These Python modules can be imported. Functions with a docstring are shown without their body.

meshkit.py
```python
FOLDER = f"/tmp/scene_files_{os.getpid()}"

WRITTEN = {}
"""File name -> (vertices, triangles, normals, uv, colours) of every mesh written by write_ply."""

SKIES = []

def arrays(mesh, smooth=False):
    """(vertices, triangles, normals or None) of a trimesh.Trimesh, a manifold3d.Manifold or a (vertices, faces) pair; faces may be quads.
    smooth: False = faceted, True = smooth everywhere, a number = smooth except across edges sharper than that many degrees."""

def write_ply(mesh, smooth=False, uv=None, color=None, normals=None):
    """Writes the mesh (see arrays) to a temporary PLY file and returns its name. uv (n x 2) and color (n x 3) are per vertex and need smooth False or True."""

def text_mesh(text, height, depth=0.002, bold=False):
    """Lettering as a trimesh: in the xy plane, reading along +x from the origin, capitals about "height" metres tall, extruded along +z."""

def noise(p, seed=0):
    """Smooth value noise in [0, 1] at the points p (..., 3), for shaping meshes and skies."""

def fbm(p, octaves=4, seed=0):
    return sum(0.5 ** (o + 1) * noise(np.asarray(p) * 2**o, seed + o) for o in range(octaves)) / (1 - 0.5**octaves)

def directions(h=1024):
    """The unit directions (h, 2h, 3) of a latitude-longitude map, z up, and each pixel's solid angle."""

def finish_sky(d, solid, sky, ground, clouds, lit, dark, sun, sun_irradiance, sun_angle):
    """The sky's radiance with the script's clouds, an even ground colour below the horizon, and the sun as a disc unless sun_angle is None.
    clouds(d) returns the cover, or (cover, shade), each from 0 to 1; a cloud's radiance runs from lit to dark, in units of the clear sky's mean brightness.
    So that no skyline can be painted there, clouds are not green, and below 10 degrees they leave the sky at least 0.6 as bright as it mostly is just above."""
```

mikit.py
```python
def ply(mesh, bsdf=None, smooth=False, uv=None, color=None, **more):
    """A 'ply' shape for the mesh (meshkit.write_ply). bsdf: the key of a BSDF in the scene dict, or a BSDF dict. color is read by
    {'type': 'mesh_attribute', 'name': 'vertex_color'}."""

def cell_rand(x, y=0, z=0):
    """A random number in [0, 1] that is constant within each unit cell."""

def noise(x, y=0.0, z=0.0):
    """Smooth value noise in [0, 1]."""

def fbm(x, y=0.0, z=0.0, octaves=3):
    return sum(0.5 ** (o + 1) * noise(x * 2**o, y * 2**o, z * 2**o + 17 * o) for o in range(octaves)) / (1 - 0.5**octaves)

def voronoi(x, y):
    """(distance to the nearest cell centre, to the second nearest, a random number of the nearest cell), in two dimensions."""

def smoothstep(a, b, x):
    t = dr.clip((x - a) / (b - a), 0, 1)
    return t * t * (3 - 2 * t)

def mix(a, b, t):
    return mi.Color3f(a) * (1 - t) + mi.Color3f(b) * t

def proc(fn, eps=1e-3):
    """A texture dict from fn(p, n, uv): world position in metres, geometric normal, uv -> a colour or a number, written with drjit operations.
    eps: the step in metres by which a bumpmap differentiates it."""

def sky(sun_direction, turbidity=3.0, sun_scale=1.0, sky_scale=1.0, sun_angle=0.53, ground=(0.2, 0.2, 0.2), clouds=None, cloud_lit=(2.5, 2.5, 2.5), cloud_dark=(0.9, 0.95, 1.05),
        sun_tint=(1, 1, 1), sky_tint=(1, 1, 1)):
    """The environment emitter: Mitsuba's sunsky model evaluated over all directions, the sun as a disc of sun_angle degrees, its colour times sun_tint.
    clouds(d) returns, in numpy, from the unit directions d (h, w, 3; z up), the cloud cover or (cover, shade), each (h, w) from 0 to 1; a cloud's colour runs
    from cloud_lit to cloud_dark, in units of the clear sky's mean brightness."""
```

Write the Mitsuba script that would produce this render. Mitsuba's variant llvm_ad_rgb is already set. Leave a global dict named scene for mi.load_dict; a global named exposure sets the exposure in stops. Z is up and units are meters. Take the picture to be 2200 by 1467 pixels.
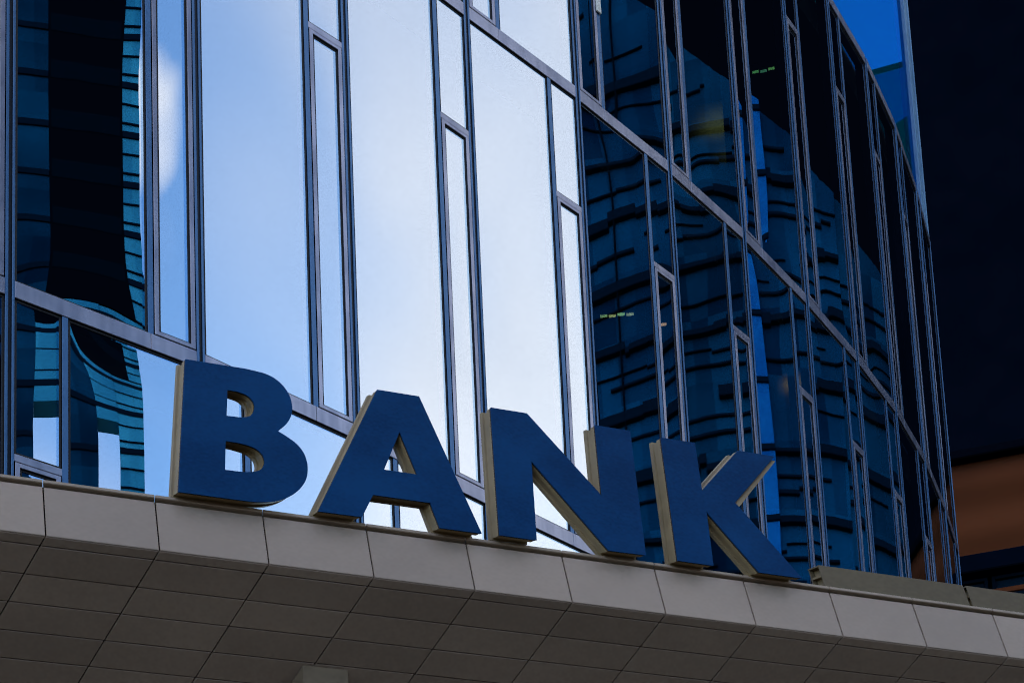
import math, random
import numpy as np, trimesh
import mitsuba as mi, drjit as dr
import mikit, meshkit
from shapely.geometry import Polygon
from shapely.geometry.polygon import orient

random.seed(7)
RNG = np.random.default_rng(11)
scene, labels = {}, {}
EYE = 1.6
T = mi.ScalarTransform4f

# ------------------------------------------------------------------ camera, sky, exposure
# shift lens: the camera points up by only 8.5 degrees, the rest of the view comes from the lens shift; rolled by 2.7 degrees
UP = [0.04748529633383317, -0.14926955685349252, 0.9876556819199949]
FW = [0.0, 0.9887710779360422, 0.14943813247359922]
scene['camera'] = {
    'type': 'perspective', 'fov': math.degrees(2 * math.atan(1100 / 3400)), 'fov_axis': 'x', 'near_clip': 0.1, 'far_clip': 4000.0,
    'principal_point_offset_x': -91.767 / 2200, 'principal_point_offset_y': -1930.35 / 1467,
    'to_world': T().look_at(origin=[0, 0, EYE], target=[FW[0], FW[1], EYE + FW[2]], up=UP)}
exposure = 3.8


def compass(bearing, elevation=0.0):
    b, e = math.radians(bearing), math.radians(elevation)
    return np.array([math.sin(b) * math.cos(e), math.cos(b) * math.cos(e), math.sin(e)])


def clouds(d):
    p = d / np.maximum(d[..., 2:3] + 0.25, 0.05)
    thin = meshkit.fbm(p * np.array([1.6, 2.4, 1.6]) + np.array([27.0, 19.19, 35.31]), 4, 26)
    puff = meshkit.fbm(p * 3.4 + np.array([8.3, 16.47, 18.92]), 5, 35)
    c = np.clip((thin - 0.38) * 2.6, 0, 0.8)
    c = np.maximum(c, np.clip((puff - 0.65) * 10, 0, 0.9))
    return c, np.clip((0.62 - puff) * 1.6, 0, 0.6)


scene['sky'] = mikit.sky(compass(72, 24), turbidity=3.0, sun_scale=0.3, sky_scale=1.0, sun_angle=2.0, ground=(0.09, 0.08, 0.065), clouds=clouds,
                         cloud_lit=(2.25, 2.02, 1.88), cloud_dark=(1.15, 1.12, 1.18), sky_tint=(0.665, 0.80, 0.95), sun_tint=(1, 0.9, 0.75))
labels['sky'] = {'kind': 'structure'}

# ------------------------------------------------------------------ materials
proc, noise, fbm, smoothstep, mix = mikit.proc, mikit.noise, mikit.fbm, mikit.smoothstep, mikit.mix


def two(b):
    return {'type': 'twosided', 'bsdf': b}


def mat(name, color, rough=0.5, metallic=0.0, spec=0.5, **more):
    c = {'type': 'rgb', 'value': list(color)} if isinstance(color, (tuple, list)) else color
    r = rough if not isinstance(rough, (tuple, list)) else rough
    scene[name] = two({'type': 'principled', 'base_color': c, 'roughness': r, 'metallic': metallic, 'specular': spec, **more})
    return name


def matte(name, color):
    c = {'type': 'rgb', 'value': list(color)} if isinstance(color, (tuple, list)) else color
    scene[name] = two({'type': 'diffuse', 'reflectance': c})
    return name


def speckle(c0, c1, big=1.3, fine=40.0, amount=0.5):
    def fn(p, n, uv):
        t = fbm(p.x * big, p.y * big, p.z * big, 4) * (1 - amount) + fbm(p.x * fine, p.y * fine, p.z * fine, 2) * amount
        return mix(c0, c1, smoothstep(0.25, 0.75, t))
    return proc(fn)


def brushed(c0, c1, k=16.0, kz=2.2):
    def fn(p, n, uv):
        t = fbm(p.x * k, p.y * k, p.z * kz, 3) * 0.55 + fbm(p.x * 2.3, p.y * 2.3, p.z * 3.0, 3) * 0.45
        return mix(c0, c1, smoothstep(0.25, 0.75, t))
    return proc(fn)


def brushed_rough(a, b):
    return proc(lambda p, n, uv: a + (b - a) * fbm(p.x * 4.0, p.y * 4.0, p.z * 6.0, 3))


mat('m_aluminium', brushed((0.215, 0.235, 0.315), (0.385, 0.395, 0.485)), brushed_rough(0.28, 0.45), 0.85)
mat('m_mullion', brushed((0.046, 0.135, 0.290), (0.072, 0.180, 0.360), 5.0, 0.4), 0.38, 0.45)  # reflected blue sky put into the cap colour
mat('m_post', brushed((0.123, 0.2706, 0.4428), (0.1968, 0.369, 0.5658), 20.0, 1.5), 0.45, 0.2)
mat('m_side', (0.004, 0.009, 0.018), 0.4, 0.0, 0.2)
mat('m_gasket', (0.008, 0.009, 0.012), 0.55, 0.0, 0.3)
scene['m_glass'] = {'type': 'thindielectric', 'int_ior': 15.0, 'ext_ior': 1.0, 'specular_transmittance': {'type': 'rgb', 'value': [0.85, 0.97, 1.0]},
                    'specular_reflectance': {'type': 'rgb', 'value': [0.607, 0.692, 0.765]}}
scene['m_edge_sheen_glass'] = {'type': 'thindielectric', 'int_ior': 6.0, 'ext_ior': 1.0, 'specular_transmittance': {'type': 'rgb', 'value': [0.5, 0.7, 0.8]},  # tint stands in for the pale reflection along pane edges
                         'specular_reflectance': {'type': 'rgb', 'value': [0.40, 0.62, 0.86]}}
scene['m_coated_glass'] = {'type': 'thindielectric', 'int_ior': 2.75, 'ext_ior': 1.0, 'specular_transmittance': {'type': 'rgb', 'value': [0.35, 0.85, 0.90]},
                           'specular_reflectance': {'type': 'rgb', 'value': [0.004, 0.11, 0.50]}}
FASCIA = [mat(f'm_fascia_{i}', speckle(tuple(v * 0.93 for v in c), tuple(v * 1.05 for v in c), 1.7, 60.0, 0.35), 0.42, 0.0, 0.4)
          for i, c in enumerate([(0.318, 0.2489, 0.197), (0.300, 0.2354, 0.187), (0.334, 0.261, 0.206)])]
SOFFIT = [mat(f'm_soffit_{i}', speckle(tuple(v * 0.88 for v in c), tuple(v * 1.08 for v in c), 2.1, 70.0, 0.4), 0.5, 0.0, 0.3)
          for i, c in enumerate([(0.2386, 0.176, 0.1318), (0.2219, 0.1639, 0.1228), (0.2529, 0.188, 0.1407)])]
mat('m_coping', speckle((0.2706, 0.2108, 0.1565), (0.3075, 0.2409, 0.1786), 2.3, 50.0), 0.4, 0.0, 0.5)
matte('m_core', (0.02, 0.018, 0.016))
mat('m_box', speckle((0.08118, 0.0615, 0.03155), (0.1058, 0.08118, 0.04207), 1.2, 45.0), 0.5, 0.0, 0.3)
mat('m_face', speckle((0.0006, 0.027, 0.094), (0.0024, 0.047, 0.148), 2.6, 70.0, 0.3), 0.5, 0.0, 0.03)
mat('m_face_shadow', (0.012, 0.009, 0.008), 0.5, 0.0, 0.3)  # shadow line behind the letter face, put in as a dark layer
mat('m_return', speckle((0.1722, 0.1255, 0.0615), (0.246, 0.1808, 0.09102), 3.0, 9.0, 0.3), 0.36, 0.0, 0.4)
mat('m_column', speckle((0.1414, 0.1033, 0.06396), (0.1783, 0.1304, 0.08118), 1.5, 30.0), 0.6, 0.0, 0.3)
matte('m_interior', (0.05, 0.055, 0.06))
matte('m_ceiling', (0.09, 0.10, 0.10))
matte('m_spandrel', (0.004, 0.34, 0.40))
matte('m_black', (0.0018, 0.0032, 0.0075))
matte('m_dark_panel', speckle((0.0010, 0.0030, 0.0085), (0.0022, 0.0050, 0.0130), 0.22, 1.5, 0.3))
matte('m_orange_glow', speckle((0.022, 0.009, 0.008), (0.110, 0.036, 0.016), 0.16, 0.5, 0.2))  # warm light on the far storey, put into the colour
def windows(c0, c1, dark=0.3):
    def fn(p, n, uv):
        fx, fz = p.y * 0.62 + p.x * 0.2, p.z / 3.5 + 0.02
        r = mikit.cell_rand(fx, fz, 3.0)
        soft = fbm(p.x * 0.12, p.y * 0.12, p.z * 0.16, 3)
        return mix(c0, c1, dr.clip(0.55 * r + 1.3 * (soft - 0.32), 0, 1))
    return proc(fn)


matte('m_blue_bay', windows((0.0008, 0.013, 0.044), (0.003, 0.085, 0.210)))
matte('m_blue_bay2', windows((0.0008, 0.011, 0.034), (0.003, 0.075, 0.175)))
matte('m_bright_bay', speckle((0.003, 0.11, 0.42), (0.006, 0.18, 0.58), 0.5, 2.0, 0.3))  # brighter sky mirrored in the corner glass, painted as flat blue
matte('m_teal_bay', windows((0.018, 0.22, 0.42), (0.05, 0.45, 0.70)))
matte('m_band', (0.0025, 0.011, 0.026))
matte('m_dim_glass', (0.0015, 0.006, 0.013))
matte('m_pane_dark', speckle((0.001, 0.003, 0.007), (0.004, 0.016, 0.032), 0.9, 2.0, 0.3))
matte('m_ground', speckle((0.09, 0.075, 0.055), (0.15, 0.125, 0.095), 0.6, 9.0))
scene['m_cord'] = two({'type': 'diffuse', 'reflectance': {'type': 'rgb', 'value': [0.8, 0.8, 0.75]}})


# ------------------------------------------------------------------ helpers
def numbered(key):
    if key not in scene and key not in labels and not any(k.startswith(key + '__') for k in scene):
        return key
    i = 1
    while True:
        k = f'{key}_{i:03d}'
        if k not in scene and k not in labels and not any(x.startswith(k + '__') for x in scene):
            return k
        i += 1


_COUNT = {}


def part(parent, name, mesh, bsdf, smooth=False, label=None, kind=None, **more):
    base = f'{parent}__{name}' if parent else name
    n = _COUNT.get(base, 0)
    _COUNT[base] = n + 1
    key = base if n == 0 else f'{base}_{n:03d}'
    scene[key] = mikit.ply(mesh, bsdf, smooth, **more)
    d = {}
    if label: d['label'] = label
    if kind: d['kind'] = kind
    if d: labels[key] = d
    return key


def thing(key, label, category, group=None):
    labels[key] = {'label': label, 'category': category}
    if group: labels[key]['group'] = group
    return key


_C24 = {}


def cbox(o, e1, e2, e3, a, b, c, ch=0.003):
    """Chamfered block: o + e1*[a0,a1] + e2*[b0,b1] + e3*[c0,c1], in any (also skewed) frame."""
    o, E = np.asarray(o, float), np.array([e1, e2, e3], float)
    lo, hi = np.array([a[0], b[0], c[0]], float), np.array([a[1], b[1], c[1]], float)
    ch = min(ch, 0.3 * (hi - lo).min())
    pts = []
    for sx in (0, 1):
        for sy in (0, 1):
            for sz in (0, 1):
                s = np.array([sx, sy, sz])
                corner = np.where(s, hi, lo)
                inward = np.where(s, -1.0, 1.0) * ch
                for k in range(3):
                    q = corner + inward
                    q[k] = corner[k]
                    pts.append(q)
    pts = np.array(pts)
    key = 'h'
    if key not in _C24:
        unit = np.array(pts)
        _C24[key] = trimesh.Trimesh(unit, process=False).convex_hull if False else trimesh.convex.convex_hull(unit)
        h = _C24[key]
        idx = [int(np.argmin(np.linalg.norm(unit - v, axis=1))) for v in h.vertices]
        _C24['f'] = np.array(idx)[h.faces]
    f = _C24['f']
    v = o + pts @ E
    if np.linalg.det(E) < 0:
        f = f[:, ::-1]
    return trimesh.Trimesh(v, f, process=False)


def join(*ms):
    return trimesh.util.concatenate([m for m in ms])


def prism(poly2d, o, e1, e2, d):
    """Extrudes a shapely polygon (in the plane o, e1, e2) along the vector d."""
    poly = orient(poly2d)
    m = trimesh.creation.extrude_polygon(poly, 1.0, engine='earcut')
    v = np.asarray(o) + m.vertices[:, :1] * np.asarray(e1) + m.vertices[:, 1:2] * np.asarray(e2) + m.vertices[:, 2:3] * np.asarray(d)
    return trimesh.Trimesh(v, m.faces, process=False)


Z = np.array([0, 0, 1.0])

# ------------------------------------------------------------------ ground
N = 48
ang = np.arange(N) / N * 2 * np.pi
gv = np.vstack([[0, 0, 0]] + [np.column_stack([r * np.cos(ang), r * np.sin(ang), np.zeros(N)]) for r in (30, 200, 1500)])
gf = [[0, 1 + i, 1 + (i + 1) % N] for i in range(N)]
for k in range(2):
    a0, b0 = 1 + k * N, 1 + (k + 1) * N
    for i in range(N):
        j = (i + 1) % N
        gf += [[a0 + i, b0 + i, b0 + j], [a0 + i, b0 + j, a0 + j]]
scene['ground'] = mikit.ply((gv, np.array(gf)), 'm_ground')
labels['ground'] = {'kind': 'structure'}

# ------------------------------------------------------------------ the curved glass office building
PLAN = np.array([[-3.218, 9.14], [-2.158, 9.886], [-1.189, 10.716], [-0.261, 11.58], [0.68, 12.43], [1.555, 13.286], [2.356, 14.152], [3.124, 15.08],
                 [3.821, 15.997], [4.438, 16.898], [4.993, 17.859], [5.483, 18.879], [5.895, 19.863]])
lefts = []
p, az = PLAN[0], 35.1
for k in range(3):
    az -= 3.2
    p = p - 1.29 * np.array([math.cos(math.radians(az)), math.sin(math.radians(az))])
    lefts.insert(0, p)
rights = []
p, az = PLAN[-1], 67.3
for k in range(3):
    az += 7.5
    p = p + 1.08 * np.array([math.cos(math.radians(az)), math.sin(math.radians(az))])
    rights.append(p)
PLAN = np.vstack([lefts, PLAN, rights])
ZERO = 6                                   # index of the corner beside the bright panes' upper left
LV = [7.73 - 4.44 + EYE, 7.73 + EYE, 12.17 + EYE, 16.81 + EYE]
B = thing('glass_office_building', 'curved office building of tall mirrored glass panes in grey metal frames, behind the canopy', 'building')
NF = len(PLAN) - 1
TV = [(PLAN[i + 1] - PLAN[i]) for i in range(NF)]
WID = [np.linalg.norm(t) for t in TV]
TV = [np.array([*(t / w), 0]) for t, w in zip(TV, WID)]
NV = [np.array([t[1], -t[0], 0]) for t in TV]
BIS = [NV[0]] + [(NV[i - 1] + NV[i]) / np.linalg.norm(NV[i - 1] + NV[i]) for i in range(1, NF)] + [NV[-1]]


BORDER = 0.034                              # pale edge reflection put into a bluer glass strip, right and top only


def glass_sheet(o, t, n, w, h, seed, amp=1.0, yaw=0.0, pitch=0.0, bell=1.0):
    """A thin glass sheet with the slight pillowing and roller waves of toughened glass."""
    nx, nz = 40, 30
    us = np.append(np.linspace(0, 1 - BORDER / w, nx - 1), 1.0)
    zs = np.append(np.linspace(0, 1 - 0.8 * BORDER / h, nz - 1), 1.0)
    u, z = np.meshgrid(us, zs, indexing='ij')
    x, y = u * w, z * h
    q = np.stack([x * 1.7 + seed * 3.1, y * 1.1, np.full_like(x, seed * 1.7)], -1)
    q2 = np.stack([x * 9.0 + seed, y * 2.6, np.full_like(x, 4.3 + seed)], -1)
    q3 = np.stack([x * 17.0 + seed * 5.3, y * 0.55, np.full_like(x, 9.1 + seed)], -1)
    edge = np.exp(-np.minimum(y, h - y) / 0.25) + np.exp(-np.minimum(x, w - x) / 0.09)
    disp = amp * (0.0022 * bell * (1 - (2 * u - 1) ** 2) * (1 - (2 * z - 1) ** 8) + 0.0016 * (meshkit.noise(q, 3) - 0.5)
                  + 0.00010 * (1 + 0.6 * edge) * (meshkit.noise(q2, 5) - 0.5) + 0.000045 * (meshkit.noise(q3, 8) - 0.5)) + yaw * (x - w / 2) + pitch * (y - h / 2)
    v = (np.asarray(o) + x[..., None] * t + y[..., None] * Z + disp[..., None] * n).reshape(-1, 3)
    i, j = np.meshgrid(np.arange(nx - 1), np.arange(nz - 1), indexing='ij')
    a = (i * nz + j).ravel()
    f = np.vstack([np.column_stack([a, a + nz, a + nz + 1]), np.column_stack([a, a + nz + 1, a + 1])])
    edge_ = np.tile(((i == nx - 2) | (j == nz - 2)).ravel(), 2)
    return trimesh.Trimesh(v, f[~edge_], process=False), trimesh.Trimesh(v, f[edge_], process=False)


def ring(o, t, n, w, h, width, n0, n1, ch=0.003):
    """Rectangular frame made of four butted bars."""
    return join(cbox(o, t, n, Z, (0, width), (n0, n1), (0, h), ch), cbox(o, t, n, Z, (w - width, w), (n0, n1), (0, h), ch),
                cbox(o, t, n, Z, (width, w - width), (n0, n1), (0, width), ch), cbox(o, t, n, Z, (width, w - width), (n0, n1), (h - width, h), ch))


MAIN, MID, TH = 0.030, 0.020, 0.060       # half widths of main mullion, mid mullion, transom
NARROW = 0.275
HANDLES = {(7, 2)}
TILT = {(3, 0, 'wide'): (0.0012, -0.0005), (3, 1, 'wide'): (0.0026, 0.0), (3, 1, 'casement'): (-0.0125, 0.0)}


def fixed_pane(i, u0, u1, z0, z1, seed, tilt=(0, 0), amp=1.0, bell=1.0):
    o = np.array([*PLAN[i], z0]) + TV[i] * u0
    g = glass_sheet(o, TV[i], NV[i], u1 - u0, z1 - z0, seed, amp, *tilt, bell=bell)
    k = part(B, 'pane', g[0], 'm_glass', True)
    part(k, 'border', g[1], 'm_edge_sheen_glass', True)
    part(k, 'gasket', ring(o, TV[i], NV[i], u1 - u0, z1 - z0, 0.017, -0.034, 0.0035, 0.001), 'm_gasket')


for i in range(NF):
    t, n, w = TV[i], NV[i], WID[i]
    P = np.array([*PLAN[i], 0])
    # transoms at each level, in two lengths
    for L in LV:
        nu = w * (1 - NARROW) if L == LV[1] else w * NARROW
        cut = w * (1 - NARROW) if L == LV[1] else w * NARROW
        for a, b in ((MAIN, cut - 0.0015), (cut + 0.0015, w - MAIN)):
            k = part(B, 'transom', cbox(P, t, n, Z, (a, b), (0.0085, 0.019), (L - TH, L + TH), 0.004), 'm_aluminium')
            part(k, 'body', cbox(P, t, n, Z, (a, b), (-0.10, 0.008), (L - TH + 0.004, L + TH - 0.004), 0.003), 'm_side')
    for s in range(3):
        z0, z1 = LV[s] + TH, LV[s + 1] - TH
        left = s != 1                                  # narrow pane at the left in the storeys below and above
        m = w * NARROW if left else w * (1 - NARROW)
        k = part(B, 'mid_mullion', cbox(P, t, n, Z, (m - MID, m + MID), (0.0065, 0.014), (z0, z1), 0.004), 'm_mullion')
        part(k, 'body', cbox(P, t, n, Z, (m - MID + 0.005, m + MID - 0.005), (-0.10, 0.006), (z0, z1), 0.003), 'm_side')
        na, nb = (MAIN, m - MID) if left else (m + MID, w - MAIN)
        wa, wb = (m + MID, w - MAIN) if left else (MAIN, m - MID)
        seed = i * 3 + s + 0.37
        jit = (float(RNG.normal(0, 0.0006)), float(RNG.normal(0, 0.0008)))
        odd = (i, s) == (3, 0)                          # one pane is badly bowed
        fixed_pane(i, wa, wb, z0, z1, seed, TILT.get((i, s, 'wide'), jit), 2.0 if odd else 1.0, 2.2 if odd else 1.0)
        zc = z1 - 1.12
        k = part(B, 'crossbar', cbox(P, t, n, Z, (na, nb), (0.0065, 0.014), (zc - 0.026, zc + 0.026), 0.004), 'm_aluminium')
        part(k, 'body', cbox(P, t, n, Z, (na, nb), (-0.08, 0.006), (zc - 0.022, zc + 0.022), 0.003), 'm_side')
        fixed_pane(i, na, nb, zc + 0.026, z1, seed + 50, (jit[1], jit[0]), 0.8, 0.3)
        # opening casement below the crossbar
        o = P + t * (na + 0.007) + Z * (z0 + 0.006)
        ww, hh = nb - na - 0.014, zc - 0.026 - z0 - 0.012
        k = part(B, 'casement', ring(o, t, n, ww, hh, 0.032, 0.0105, 0.019, 0.003), 'm_aluminium')
        part(k, 'body', ring(o + t * 0.003 + Z * 0.003, t, n, ww - 0.006, hh - 0.006, 0.031, -0.04, 0.010, 0.003), 'm_side')
        o2 = o + t * 0.034 + Z * 0.034 + n * 0.002
        jc = (float(RNG.normal(0, 0.0008)), float(RNG.normal(0, 0.0008)))
        jc = TILT.get((i, s, 'casement'), jc)
        g = glass_sheet(o2, t, n, ww - 0.068, hh - 0.068, seed + 90, 0.8, *jc, bell=0.3)
        part(k, 'pane', g[0], 'm_glass', True)
        part(k, 'border', g[1], 'm_edge_sheen_glass', True)
        part(k, 'gasket', ring(o2, t, n, ww - 0.068, hh - 0.068, 0.013, -0.034, 0.0035, 0.001), 'm_gasket')
        if (i, s) in HANDLES:
            part(k, 'handle', cbox(o, t, n, Z, (ww - 0.012, ww + 0.05), (0.021, 0.036), (0.98, 1.16), 0.006), 'm_cord', label='pale handle plate on the casement frame')
for i in range(NF + 1):                                # main mullions, each a pair of metal caps on a dark body
    n = BIS[i]
    t = np.array([-n[1], n[0], 0])
    P = np.array([*PLAN[i], 0])
    z0, z1 = LV[0] - TH, LV[3] + TH
    k = part(B, 'mullion', join(cbox(P, t, n, Z, (-MAIN, -0.010), (0.0065, 0.016), (z0, z1), 0.003), cbox(P, t, n, Z, (0.013, MAIN), (0.0065, 0.019), (z0, z1), 0.003)), 'm_mullion')
    part(k, 'body', cbox(P, t, n, Z, (-MAIN + 0.006, MAIN - 0.006), (-0.12, 0.006), (z0, z1), 0.003), 'm_side')

# glass parapet screen above the top transom: flat sheets that span several bays
for a, b in ((ZERO - 2, ZERO + 5), (ZERO + 5, ZERO + 9)):
    A, C = np.array([*PLAN[a], 0]), np.array([*PLAN[b], 0])
    if b == ZERO + 9: C = C + TV[b] * 0.45
    w = np.linalg.norm(C - A)
    t = (C - A) / w
    n = np.array([t[1], -t[0], 0])
    z0, h = LV[3] + TH + 0.02, 5.0
    up = Z
    v = [A + t * 0.05 - n * 0.05 + Z * z0, C - t * 0.10 - n * 0.05 + Z * z0]
    vv = np.array([v[0], v[1], v[1] + up * h, v[0] + up * h])
    k = part(B, 'parapet_screen', (vv, np.array([[0, 1, 2, 3]])), 'm_coated_glass')
    bv = vv - n * 0.06
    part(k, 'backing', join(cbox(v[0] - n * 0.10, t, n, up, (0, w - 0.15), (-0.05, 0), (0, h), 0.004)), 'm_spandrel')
    part(B, 'parapet_post', join(cbox(C - t * 0.02, t, n, up, (-0.16, 0.0), (-0.16, 0.0), (z0, z0 + h), 0.006), cbox(C - t * 0.02, t, n, up, (0.012, 0.05), (-0.16, 0.02), (z0, z0 + h), 0.006)), 'm_post')

# floors, rear wall and end walls inside
IN0 = [PLAN[i] - BIS[i][:2] * 0.16 for i in range(NF + 1)]
IN1 = [PLAN[i] - BIS[i][:2] * 6.5 for i in range(NF + 1)]
for j, L in enumerate(LV):
    m = trimesh.creation.extrude_polygon(orient(Polygon(IN0 + IN1[::-1])), 0.42, engine='earcut')
    m.apply_translation([0, 0, L - 0.36])
    part(B, 'floor_slab', m, 'm_ceiling')
wall = trimesh.creation.extrude_polygon(orient(Polygon(IN1 + [q - BIS[i][:2] * 0.2 for i, q in list(enumerate(IN1))[::-1]])), LV[3] - LV[0], engine='earcut')
wall.apply_translation([0, 0, LV[0]])
part(B, 'core_wall', wall, 'm_interior')
for i, s in ((0, -1), (NF, 1)):
    n = BIS[i]
    t = np.array([-n[1], n[0], 0])
    part(B, 'end_wall', cbox(np.array([*PLAN[i], 0]), t, n, Z, sorted((0.07 * s, 0.3 * s)), (-6.7, 0.02), (LV[0] - 0.1, LV[3] + 0.1), 0.01), 'm_mullion')
# the ground storey behind the canopy: a plain dark plinth
plinth = trimesh.creation.extrude_polygon(orient(Polygon([PLAN[i] - BIS[i][:2] * 0.05 for i in range(NF + 1)] + IN1[::-1])), LV[0] - TH, engine='earcut')
part(B, 'plinth', plinth, 'm_column')


# lamps seen through the glass
def lamp_frame(pos):
    b = math.atan2(pos[0], pos[1])
    return np.array([math.cos(b), -math.sin(b), 0]), np.array([math.sin(b), math.cos(b), 0]), np.array(pos) + Z * EYE


def strip_lamp(pos, length, label, col, drop=0.08):
    e1, e2, o = lamp_frame(pos)
    k = thing(numbered('ceiling_lamp'), label, 'lamp', 'greenish strip lamps behind the glass')
    part(k, 'housing', cbox(o, e1, e2, Z, (-length / 2, length / 2), (-0.03, 0.03), (0.0, drop), 0.005), 'm_interior')
    n = max(1, int(length / 0.09))
    for q in range(n):
        x0, x1 = -length / 2 + length * q / n, -length / 2 + length * (q + 1) / n
        c = [v * (0.45 + 0.55 * RNG.random()) for v in col]
        part(k, 'diffuser', cbox(o, e1, e2, Z, (x0 + 0.008, x1 - 0.008), (-0.018 + 0.012 * (q % 2), 0.006 + 0.012 * (q % 2)), (-0.020, -0.001), 0.004), 'm_ceiling',
             emitter={'type': 'area', 'radiance': {'type': 'rgb', 'value': c}})


strip_lamp((1.082, 14.60, 11.73), 0.36, 'greenish strip lamp behind the first dark wide pane above the letter N', (0.095, 0.126, 0.060))
strip_lamp((1.569, 14.77, 11.73), 0.08, 'short greenish lamp just right of the strip lamp, above the letter K', (0.14, 0.17, 0.085))
strip_lamp((3.128, 16.50, 16.37), 0.28, 'small green strip lamp behind the dark glass near the top right', (0.018, 0.062, 0.030))


def lit_panel(pos, top, w, h, col, label):
    """A panel lamp hung on a cord; its soft uneven glow is painted into the emission."""
    e1, e2, o = lamp_frame(pos)
    k = thing(numbered('pendant_lamp'), label, 'lamp', 'warm panel lamps behind the glass')
    part(k, 'frame', cbox(o, e1, e2, Z, (-w / 2, w / 2), (0.0, 0.05), (0, h), 0.008), 'm_interior')

    def glow(p, n, uv):
        x, z = uv.x * 2 - 1, uv.y
        g = dr.exp(-dr.square((x - 0.15) / 0.55) - dr.square((z - 0.66) / 0.20)) + 0.22 * dr.exp(-dr.square((x - 0.4) / 0.4) - dr.square((z - 0.18) / 0.13))
        g = g * (0.55 + 0.9 * fbm(x * 5.0, z * 9.0, w, 3)) * smoothstep(1.0, 0.7, dr.abs(x))
        return mi.Color3f(col[0], col[1], col[2]) * g
    q = np.array([o + e1 * x - e2 * 0.004 + Z * z for x, z in ((-w / 2, 0), (w / 2, 0), (w / 2, h), (-w / 2, h))])
    part(k, 'diffuser', (q, np.array([[0, 1, 2], [0, 2, 3]])), 'm_black', uv=np.array([[0, 0], [1, 0], [1, 1], [0, 1.0]]), emitter={'type': 'area', 'radiance': proc(glow)})
    part(k, 'cord', cbox(o, e1, e2, Z, (-0.006, 0.006), (0.01, 0.022), (h + 0.002, top + EYE - o[2]), 0.002), 'm_interior')


lit_panel((2.44, 16.2, 14.82), LV[3] - 0.37 - EYE, 0.70, 0.85, (0.0135, 0.0155, 0.0052), 'wide yellow panel lamp glowing behind the dark glass right of the centre')
lit_panel((2.98, 15.5, 11.24), LV[2] - 0.37 - EYE, 0.36, 0.42, (0.045, 0.030, 0.0055), 'small amber panel lamp behind the glass above the tip of the letter K')

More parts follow.
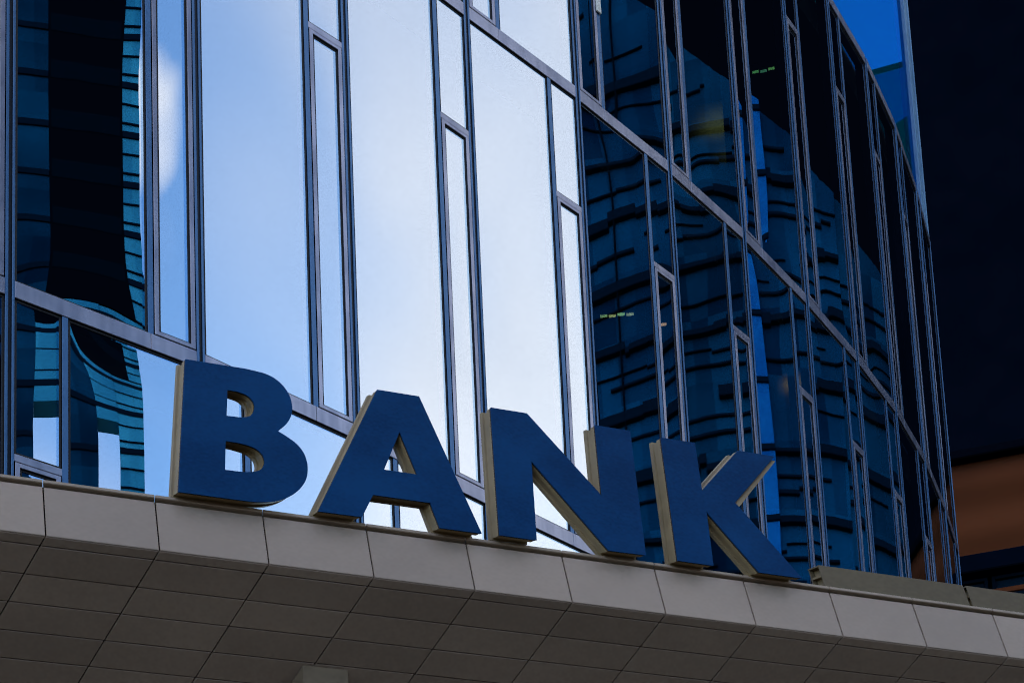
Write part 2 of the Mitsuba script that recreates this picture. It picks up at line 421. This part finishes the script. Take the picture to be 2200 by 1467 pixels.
# ------------------------------------------------------------------ the canopy
ca, sa = math.cos(math.radians(17.53)), math.sin(math.radians(17.53))
A1 = np.array([ca, sa, 0])                  # along the canopy
A2 = np.array([-sa, ca, 0])                 # into it


def abz(a, b, z):
    return A1 * a + A2 * b + Z * z


P0 = np.array([-1.7290, 7.0, 4.7617 + EYE])
FU = abz(-0.043, 0.2855, 0.9574)            # up the raked fascia
D3 = abz(-0.4705, 0.6759, -0.5672)          # down the sloping soffit, along its skewed joints
NFN = np.cross(A1, FU); NFN /= np.linalg.norm(NFN)
NS = np.cross(D3, A1); NS /= np.linalg.norm(NS)
if NS[2] > 0: NS = -NS
K = thing('entrance_canopy', 'grey panelled entrance canopy with raked fascia and sloping tiled soffit, carrying the blue letters', 'canopy')
J0, DJ = -0.028, 0.5131
FT, FB = -0.034, -0.353
B0 = P0 + FU * FB
NP0, NP1 = -5, 14
GAP = 0.0030
CW = 0.0
COLS = [(1, 0.936 - J0)]
for j in range(NP0, NP1):
    s0, s1 = J0 + DJ * j, J0 + DJ * (j + 1)
    v = int(RNG.integers(0, 3))
    lift = float(RNG.normal(0, 0.0005))
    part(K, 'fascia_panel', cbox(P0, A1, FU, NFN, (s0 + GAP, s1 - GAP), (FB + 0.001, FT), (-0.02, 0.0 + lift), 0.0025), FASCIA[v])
    part(K, 'coping', cbox(P0, A1, FU, NFN, (s0 + 0.0015, s1 - 0.0015), (-0.021, 0.0), (-0.06, 0.014), 0.003), 'm_coping')
    rows = [0.004] + [0.0545 + 0.1548 * r for r in range(11)]
    for r in range(len(rows) - 1):
        v = int(RNG.integers(0, 3))
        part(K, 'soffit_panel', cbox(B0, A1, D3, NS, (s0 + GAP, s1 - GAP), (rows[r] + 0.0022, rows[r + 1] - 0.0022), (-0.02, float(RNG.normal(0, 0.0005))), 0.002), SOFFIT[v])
LS = rows[-1]
# dark body behind the panels
q0, q1, q2 = P0 - FU * 0.012 - NFN * 0.022, B0 - NFN * 0.022 - NS * 0.016, B0 + D3 * LS - NS * 0.02
sect = [(float((q - P0) @ A2), float(q[2])) for q in (q0, q1, q2)]
sect += [(3.0, sect[2][1]), (3.0, sect[0][1])]
part(K, 'body', prism(Polygon(sect), A1 * (float(P0 @ A1) + J0 + DJ * NP0 + 0.01) + A2 * float(P0 @ A2), A2, Z, A1 * (DJ * (NP1 - NP0) - 0.02)), 'm_core')

# column under the soffit
cq = B0 + A1 * 0.936 + D3 * 0.519
dh = np.array([D3[0], D3[1], 0])
CO = thing('canopy_column', 'square grey column rising to the underside of the canopy', 'column')
cz = float(cq[2]) - 0.02
cs = 0.23
colv = lambda z: [np.array([cq[0], cq[1], z]), np.array([*(cq[:2] + A1[:2] * cs), z]), np.array([*(cq[:2] + A1[:2] * cs + dh[:2] * 0.36), z]), np.array([*(cq[:2] + dh[:2] * 0.36), z])]
cm = cbox([cq[0], cq[1], 0], A1, dh, Z, (0, cs), (0, 0.36), (0.05, cz + 0.005), 0.004)
top = cm.vertices[:, 2] > 1.0
rel = (cm.vertices[:, :2] - cq[:2]) @ dh[:2] / (dh[:2] @ dh[:2])
cm.vertices[top, 2] += np.clip((rel[top]) * D3[2], -5, 0) * 1.0
part(CO, 'shaft', cm, 'm_column')
part(CO, 'base', cbox([cq[0], cq[1], 0], A1, dh, Z, (-0.03, cs + 0.03), (-0.04, 0.40), (0, 0.05), 0.004), 'm_mullion')

# ------------------------------------------------------------------ the letters
VD = abz(-0.48376, 0.86779, 0.11368)
DEP = 0.0890
PF = P0 - VD * DEP
E2 = abz(0, 0.26971, 0.96294)


def curve(pts, n=7):
    """Catmull-Rom through pts."""
    p = np.array(pts, float)
    p = np.vstack([2 * p[0] - p[1], p, 2 * p[-1] - p[-2]])
    out = []
    for i in range(1, len(p) - 2):
        for t in np.linspace(0, 1, n, endpoint=False):
            out.append(0.5 * (2 * p[i] + (p[i + 1] - p[i - 1]) * t + (2 * p[i - 1] - 5 * p[i] + 4 * p[i + 1] - p[i + 2]) * t ** 2 + (3 * p[i] - p[i - 1] - 3 * p[i + 1] + p[i + 2]) * t ** 3))
    return [tuple(q) for q in out] + [tuple(pts[-1])]


B_OUT = [(0.037, 0.003), (0.098, 0.942)] + curve([(0.400, 0.943), (0.505, 0.926), (0.568, 0.880), (0.608, 0.805), (0.620, 0.722), (0.610, 0.647), (0.583, 0.583), (0.539, 0.523)]) \
    + curve([(0.539, 0.523), (0.585, 0.490), (0.630, 0.448), (0.662, 0.385), (0.673, 0.301), (0.660, 0.212), (0.622, 0.134), (0.567, 0.072), (0.496, 0.029), (0.410, 0.008), (0.330, 0.004)])[1:]
B_IN = [[(0.287, 0.578), (0.298, 0.765)] + curve([(0.345, 0.765), (0.395, 0.748), (0.424, 0.712), (0.430, 0.672), (0.419, 0.625), (0.395, 0.596), (0.355, 0.581)]),
        [(0.263, 0.197), (0.275, 0.398)] + curve([(0.345, 0.397), (0.412, 0.380), (0.450, 0.345), (0.461, 0.302), (0.455, 0.263), (0.433, 0.230), (0.395, 0.209), (0.345, 0.199)])]
LETTERS = [('B', B_OUT, B_IN, 'blue letter B standing on the canopy edge, first letter of the sign'),
           ('A', [(1.077, 0.946), (1.299, 0.946), (1.537, 0.002), (1.321, 0.001), (1.287, 0.169), (0.993, 0.169), (0.924, 0.003), (0.707, 0.001)],
            [[(1.171, 0.656), (1.237, 0.360), (1.064, 0.360)]], 'blue letter A standing on the canopy edge, second letter of the sign'),
           ('N', [(1.691, 0.950), (1.891, 0.950), (2.240, 0.402), (2.278, 0.944), (2.481, 0.944), (2.427, 0.008), (2.222, 0.004), (1.872, 0.587), (1.829, 0.008), (1.633, 0.008)],
            [], 'blue letter N standing on the canopy edge, third letter of the sign'),
           ('K', [(2.661, 0.929), (2.862, 0.931), (2.840, 0.557), (3.121, 0.924), (3.358, 0.924), (3.038, 0.496), (3.327, -0.005), (3.075, -0.005), (2.839, 0.399), (2.808, -0.001), (2.606, 0.000)],
            [], 'blue letter K standing on the canopy edge, last letter of the sign')]


def shift_in(poly, d):
    g = poly.buffer(d, join_style='mitre', mitre_limit=2.0)
    return max(g.geoms, key=lambda q: q.area) if hasattr(g, 'geoms') else g


for ch, out, holes, lab in LETTERS:
    poly = full = orient(Polygon(out, holes))
    if ch == 'K':                                      # the return of the K's arm stands out below its face
        out = list(out); out[4:6] = [(3.346, 0.924), (3.026, 0.504)]
        poly = orient(Polygon(out))
        out[4:6] = [(3.364, 0.900), (3.082, 0.510), (3.054, 0.473)]
        full = orient(Polygon(out))
    k = thing(numbered('sign_letter'), lab, 'letter', 'blue letters of the sign on the canopy')
    at = lambda x: PF + VD * x
    part(k, 'face', prism(poly, at(0.0), A1, E2, VD * 0.006), 'm_face')
    part(k, 'face_shadow', prism(shift_in(poly, -0.002), at(0.0062), A1, E2, VD * 0.009), 'm_face_shadow')
    part(k, 'front_return', prism(shift_in(full, -0.003), at(0.0154), A1, E2, VD * 0.024), 'm_return')
    part(k, 'rear_return', prism(shift_in(full, -0.010), at(0.0396), A1, E2, VD * 0.030), 'm_return')
    part(k, 'back_flange', prism(full, at(0.0698), A1, E2, VD * (DEP - 0.0698)), 'm_return')

# sheet-metal boxes on the canopy edge beside the letters
for x0, x1, lab in ((3.552, 4.464, 'long grey sheet-metal box beside the letter K, with an open left end'),
                    (4.484, 5.62, 'grey sheet-metal box at the right end of the canopy edge, cut by the frame')):
    k = thing(numbered('metal_box'), lab, 'box', 'grey metal boxes on the canopy edge')
    VB = VD * 0.80
    ln = np.linalg.norm(VB)
    h = 0.176
    o = P0 + FU * 0.0005 - NFN * 0.004
    part(k, 'front_plate', cbox(o, A1, FU, VB, (x0, x1), (0, h), (0, 0.006), 0.0015), 'm_box')
    part(k, 'top_plate', cbox(o, A1, FU, VB, (x0 + 0.004, x1 - 0.002), (h - 0.012, h - 0.001), (0.0065, 0.095), 0.0015), 'm_box')
    part(k, 'back_plate', cbox(o, A1, FU, VB, (x0 + 0.006, x1 - 0.002), (0, h - 0.0125), (0.088, 0.094), 0.0015), 'm_box')
    part(k, 'end_cap', join(cbox(o, A1, FU, VB, (x0 + 0.035, x0 + 0.040), (0, h - 0.013), (0.0065, 0.0875), 0.001), cbox(o, A1, FU, VB, (x0 + 0.008, x0 + 0.034), (h * 0.52, h * 0.60), (0.0065, 0.0875), 0.001)), 'm_return')


# ------------------------------------------------------------------ neighbouring buildings (the first in view at the right, the others seen in the glass)
def wall_frame(a, b):
    a, b = np.array([*a, 0.0]), np.array([*b, 0.0])
    w = np.linalg.norm(b - a)
    t = (b - a) / w
    return a, t, np.array([t[1], -t[0], 0]), w


H0 = EYE
# dark block in view beyond the glass building
a, t, n, w = wall_frame((3.0, 40.3), (24.0, 35.4))
D = thing('dark_office_block', 'dark blue office block with orange light painted on one storey, beyond the glass building', 'building')
zt = 41.6 + H0
zb0, zb1, zb2 = 23.2 + H0, 25.7 + H0, 26.3 + H0
us = 14.6                                              # the roof steps down to the right of this
for c in range(4):                                     # big dark cladding panels of the upper wall
    for r in range(2):
        ztop = zt if w * (c + 1) / 4 < us + 2 else 38.2 + H0 if c < 3 else 38.2 + H0
        z0, z1 = zb2 + (ztop - zb2) * r / 2, zb2 + (ztop - zb2) * (r + 1) / 2
        part(D, 'cladding_panel', cbox(a, t, n, Z, (w * c / 4 + 0.0008, w * (c + 1) / 4 - 0.0008), (-0.3, 0.0), (z0 + 0.0008, z1 - 0.0008), 0.0005), 'm_dark_panel')
part(D, 'wall', join(cbox(a, t, n, Z, (0, us), (-14, -0.31), (0, zt - 0.1), 0.02), cbox(a, t, n, Z, (us + 0.01, 18.8), (-14, -0.31), (0, 38.1 + H0), 0.02), cbox(a, t, n, Z, (18.81, w), (-14, -0.31), (0, 42.5 + H0), 0.02)), 'm_black')
part(D, 'cornice', cbox(a, t, n, Z, (0, w), (-0.3, 0.06), (zb1 + 0.35, zb2), 0.03), 'm_black')
# the orange-lit storey: glow put into the colour, two bulges shaped to catch light
ths = np.linspace(0, 1, 25)
bv, bf = [], []
hb = (zb1 + 0.35) - zb0
for q in (0.0, 1.0):
    for th in ths:
        bv.append(a + t * w * q + n * (-0.25 + 0.08 * (1 - math.cos(th * 4 * math.pi)) + 0.20 * (1 - th)) + Z * (zb0 + hb * th))
m_ = len(ths)
for i in range(m_ - 1):
    bf.append([i, m_ + i, m_ + i + 1, i + 1])
part(D, 'glow_band', (np.array(bv), np.array(bf)), 'm_orange_glow', True)
part(D, 'soffit', cbox(a, t, n, Z, (0, w), (-0.3, 0.25), (zb0 - 0.5, zb0 - 0.01), 0.03), 'm_dark_panel')
part(D, 'pier', cbox(a, t, n, Z, (5.6, 7.3), (-0.3, 0.15), (0, zb0 - 0.51), 0.05), 'm_orange_glow')
for c in range(8):
    x = 7.5 + c * 1.9
    if x + 1.8 < w:
        f = part(D, 'window', ring(a + t * x + Z * (zb0 - 4.95) - n * 0.05, t, n, 1.8, 4.4, 0.09, -0.2, 0.0, 0.01), 'm_dim_glass')
        part(f, 'pane', cbox(a + t * x + Z * (zb0 - 4.95) - n * 0.05, t, n, Z, (0.09, 1.71), (-0.16, -0.10), (0.09, 4.31), 0.005), 'm_pane_dark')
part(D, 'handrail', cbox(a, t, n, Z, (7.4, w), (0.25, 0.33), (zb0 - 1.25, zb0 - 1.12), 0.01), 'm_orange_glow')


def slab_block(key, label, a, t, n, w, depth, z1, bands, body, z0=0.0, floor=3.4, proud=0.25, back=None):
    k = thing(key, label, 'building')
    for (u0, u1, m, y0, y1, out) in body:
        part(k, 'bay', cbox(a, t, n, Z, (u0, u1), (-0.4, out), (y0, y1), 0.02), m)
    part(k, 'wall', cbox(a, t, n if back is None else back, Z, (0.05, w - 0.05), (-depth, -0.41), (z0, z1 - 0.1), 0.02), 'm_black')
    for (u0, u1, y0, y1, out, thick) in bands:
        y = y0
        while y < y1:
            part(k, 'floor_band', cbox(a, t, n, Z, (u0, u1), (out - 0.1, out + proud), (y, y + thick), 0.02), 'm_band')
            y += floor
    return k


Pm = np.array([1.5, 13.5])
d75, dm15 = compass(75)[:2], compass(-15)[:2]


def wallpt(p, off):
    return Pm + d75 * p + dm15 * off


BACK = np.array([*(-compass(86)[:2]), 0])
NW = np.array([*(-d75), 0.0])
# blue glass block across the street, its roof falling to the north
W0, W1 = -15.2, 27.0
a, t, n, w = wall_frame(wallpt(55, W0), wallpt(55, W1))
zr = lambda u: 77.0 - 0.62 * u + 0.0045 * u * u
bays = [(0, 8.0, 'm_blue_bay', 0.0), (8.05, 17.35, 'm_blue_bay2', -0.3), (17.4, 20.6, 'm_bright_bay', 0.60), (20.65, 30.0, 'm_blue_bay', 0.0), (30.05, w, 'm_blue_bay2', -0.3)]
k = thing('blue_glass_block', 'long blue glass block with dark floor edges, mirrored in the right-hand panes', 'building')
for u0, u1, m, out in bays:
    mesh = cbox(a, t, NW, Z, (u0, u1), (-0.6, out), (0, 10), 0.02)
    top = mesh.vertices[:, 2] > 5
    uu = (mesh.vertices - a) @ t
    mesh.vertices[top, 2] += (zr(uu) - 10)[top]
    part(k, 'bay', mesh, m)
y, q = 6.0, 0
while y < 78:
    # a thick floor edge with a thin sill line above it, cut at random, an uneven reflection put into the shape
    for dy, th_, pr in ((0.0, 0.40, 0.35), (1.75, 0.14, 0.2), (2.5, 0.09, 0.15)):
        for u0, u1, m, out in bays:
            if 'bright' in m: continue
            cuts = np.sort(np.concatenate([[u0, u1], RNG.uniform(u0, u1, 2)]))
            for ua, ub in zip(cuts[:-1], cuts[1:]):
                yy = y + dy + RNG.normal(0, 0.10)
                th2 = th_ * RNG.uniform(0.5, 1.7)
                if ub - ua < 0.3 or zr(ub) < yy + 1 or RNG.random() < (0.12 if dy == 0 else 0.45): continue
                part(k, 'floor_band', cbox(a, t, NW, Z, (ua, ub), (-0.3, out + pr), (yy, yy + th2), 0.03), 'm_band')
    y += 3.5
    q += 1
for y in np.arange(9.5, 66.0, 3.5):
    part(k, 'floor_band', cbox(a, t, NW, Z, (17.35, 20.65), (0.3, 0.72), (y, y + 0.3), 0.03), 'm_band')
for u in np.arange(2.5, w, 7.3):
    part(k, 'fin', cbox(a, t, NW, Z, (u, u + 0.12), (-0.2, 0.35), (4, zr(u) - 0.5), 0.02), 'm_dim_glass')
# black tower behind it
a, t, n, w = wall_frame(wallpt(75, -20.6), wallpt(75, 40.0))
k = thing('black_tower', 'very tall black tower behind the blue glass block, mirrored in the dark panes', 'building')
part(k, 'bay', cbox(a, t, NW, Z, (0, w), (-0.4, 0), (0, 130), 0.02), 'm_black')
part(k, 'wall', cbox(a, t, BACK, Z, (0.05, w - 0.05), (-25, -0.5), (0, 129.9), 0.02), 'm_black')
# teal tower beyond the dark block, mirrored in the parapet screen
cB = np.array([5.14, 18.58]) + compass(38.6)[:2] * 60
a, t, n = np.array([*(cB - compass(128.6)[:2] * 7), 0]), np.array([*compass(128.6)[:2], 0]), np.array([*(-compass(38.6)[:2]), 0])
k = thing('teal_office_tower', 'plain teal office tower with a level roof, mirrored in the glass parapet', 'building')
zt = 18.41 + H0 + 60 * math.tan(math.radians(43.5))
part(k, 'wall', cbox(a, t, n, Z, (0, 13.0), (-20, 0), (0, zt), 0.05), 'm_teal_bay')
part(k, 'roof_edge', cbox(a, t, n, Z, (0, 13.0), (-0.1, 0.1), (zt + 0.01, zt + 0.3), 0.05), 'm_band')
# gate-shaped tower mirrored in the left-hand panes
Pa = np.array([-2.7, 9.5])
c0 = Pa + compass(123.4)[:2] * 80
a, t, n = np.array([*c0, 0.0]), np.array([*compass(214)[:2], 0.0]), np.array([*compass(304)[:2], 0.0])
k = thing('teal_gate_tower', 'tall teal and black tower with dark floor edges, mirrored in the left-hand panes', 'building')
zt = 150.0
RB = np.array([*(-compass(128)[:2]), 0])
for u0, u1, m, y0, y1, out in ((0, 1.4, 'm_teal_bay', 0, zt, 0.0), (1.41, 7.4, 'm_black', 72, zt, 0.05), (1.41, 4.0, 'm_teal_bay', 0, 71.9, 0.0), (4.01, 7.4, 'm_teal_bay', 66.5, 71.9, 0.1), (7.41, 12.0, 'm_blue_bay2', 0, zt, 0.0), (12.01, 17.0, 'm_black', 0, zt, 0.1), (17.01, 40.0, 'm_blue_bay2', 0, zt, 0.0)):
    part(k, 'bay', cbox(a, t, RB, Z, (u0, u1), (-1.5, out), (y0, y1), 0.005), m)
part(k, 'wall', cbox(a, t, RB, Z, (12.2, 39.0), (-13, -11), (0, zt - 1), 0.01), 'm_black')
y = 8.0
while y < zt:
    for u0, u1, lo in ((0.0, 1.4, 0), (1.41, 3.2, 0), (3.2, 4.0, 0), (4.0, 7.4, 66.5), (7.42, 11.9, 0), (17.0, 40.0, 0)):
        for yy, th_ in ((y, 0.42), (y + 0.95, 0.10), (y + 2.3, 0.08)):
            if yy < lo or (1.4 < u0 < 4.5 and yy > 71): continue
            if u0 > 6.5 and th_ < 0.3: continue
            if u0 == 4.0 and yy > 71: continue
            part(k, 'floor_band', cbox(a, t, RB, Z, (u0, u1), (-0.1, 0.12), (yy, yy + th_), 0.01), 'm_band')
    if y > 72:
        part(k, 'floor_band', cbox(a, t, RB, Z, (1.6, 7.2), (-0.1, 0.09), (y, y + 1.3), 0.01), 'm_dim_glass')
    y += 3.5
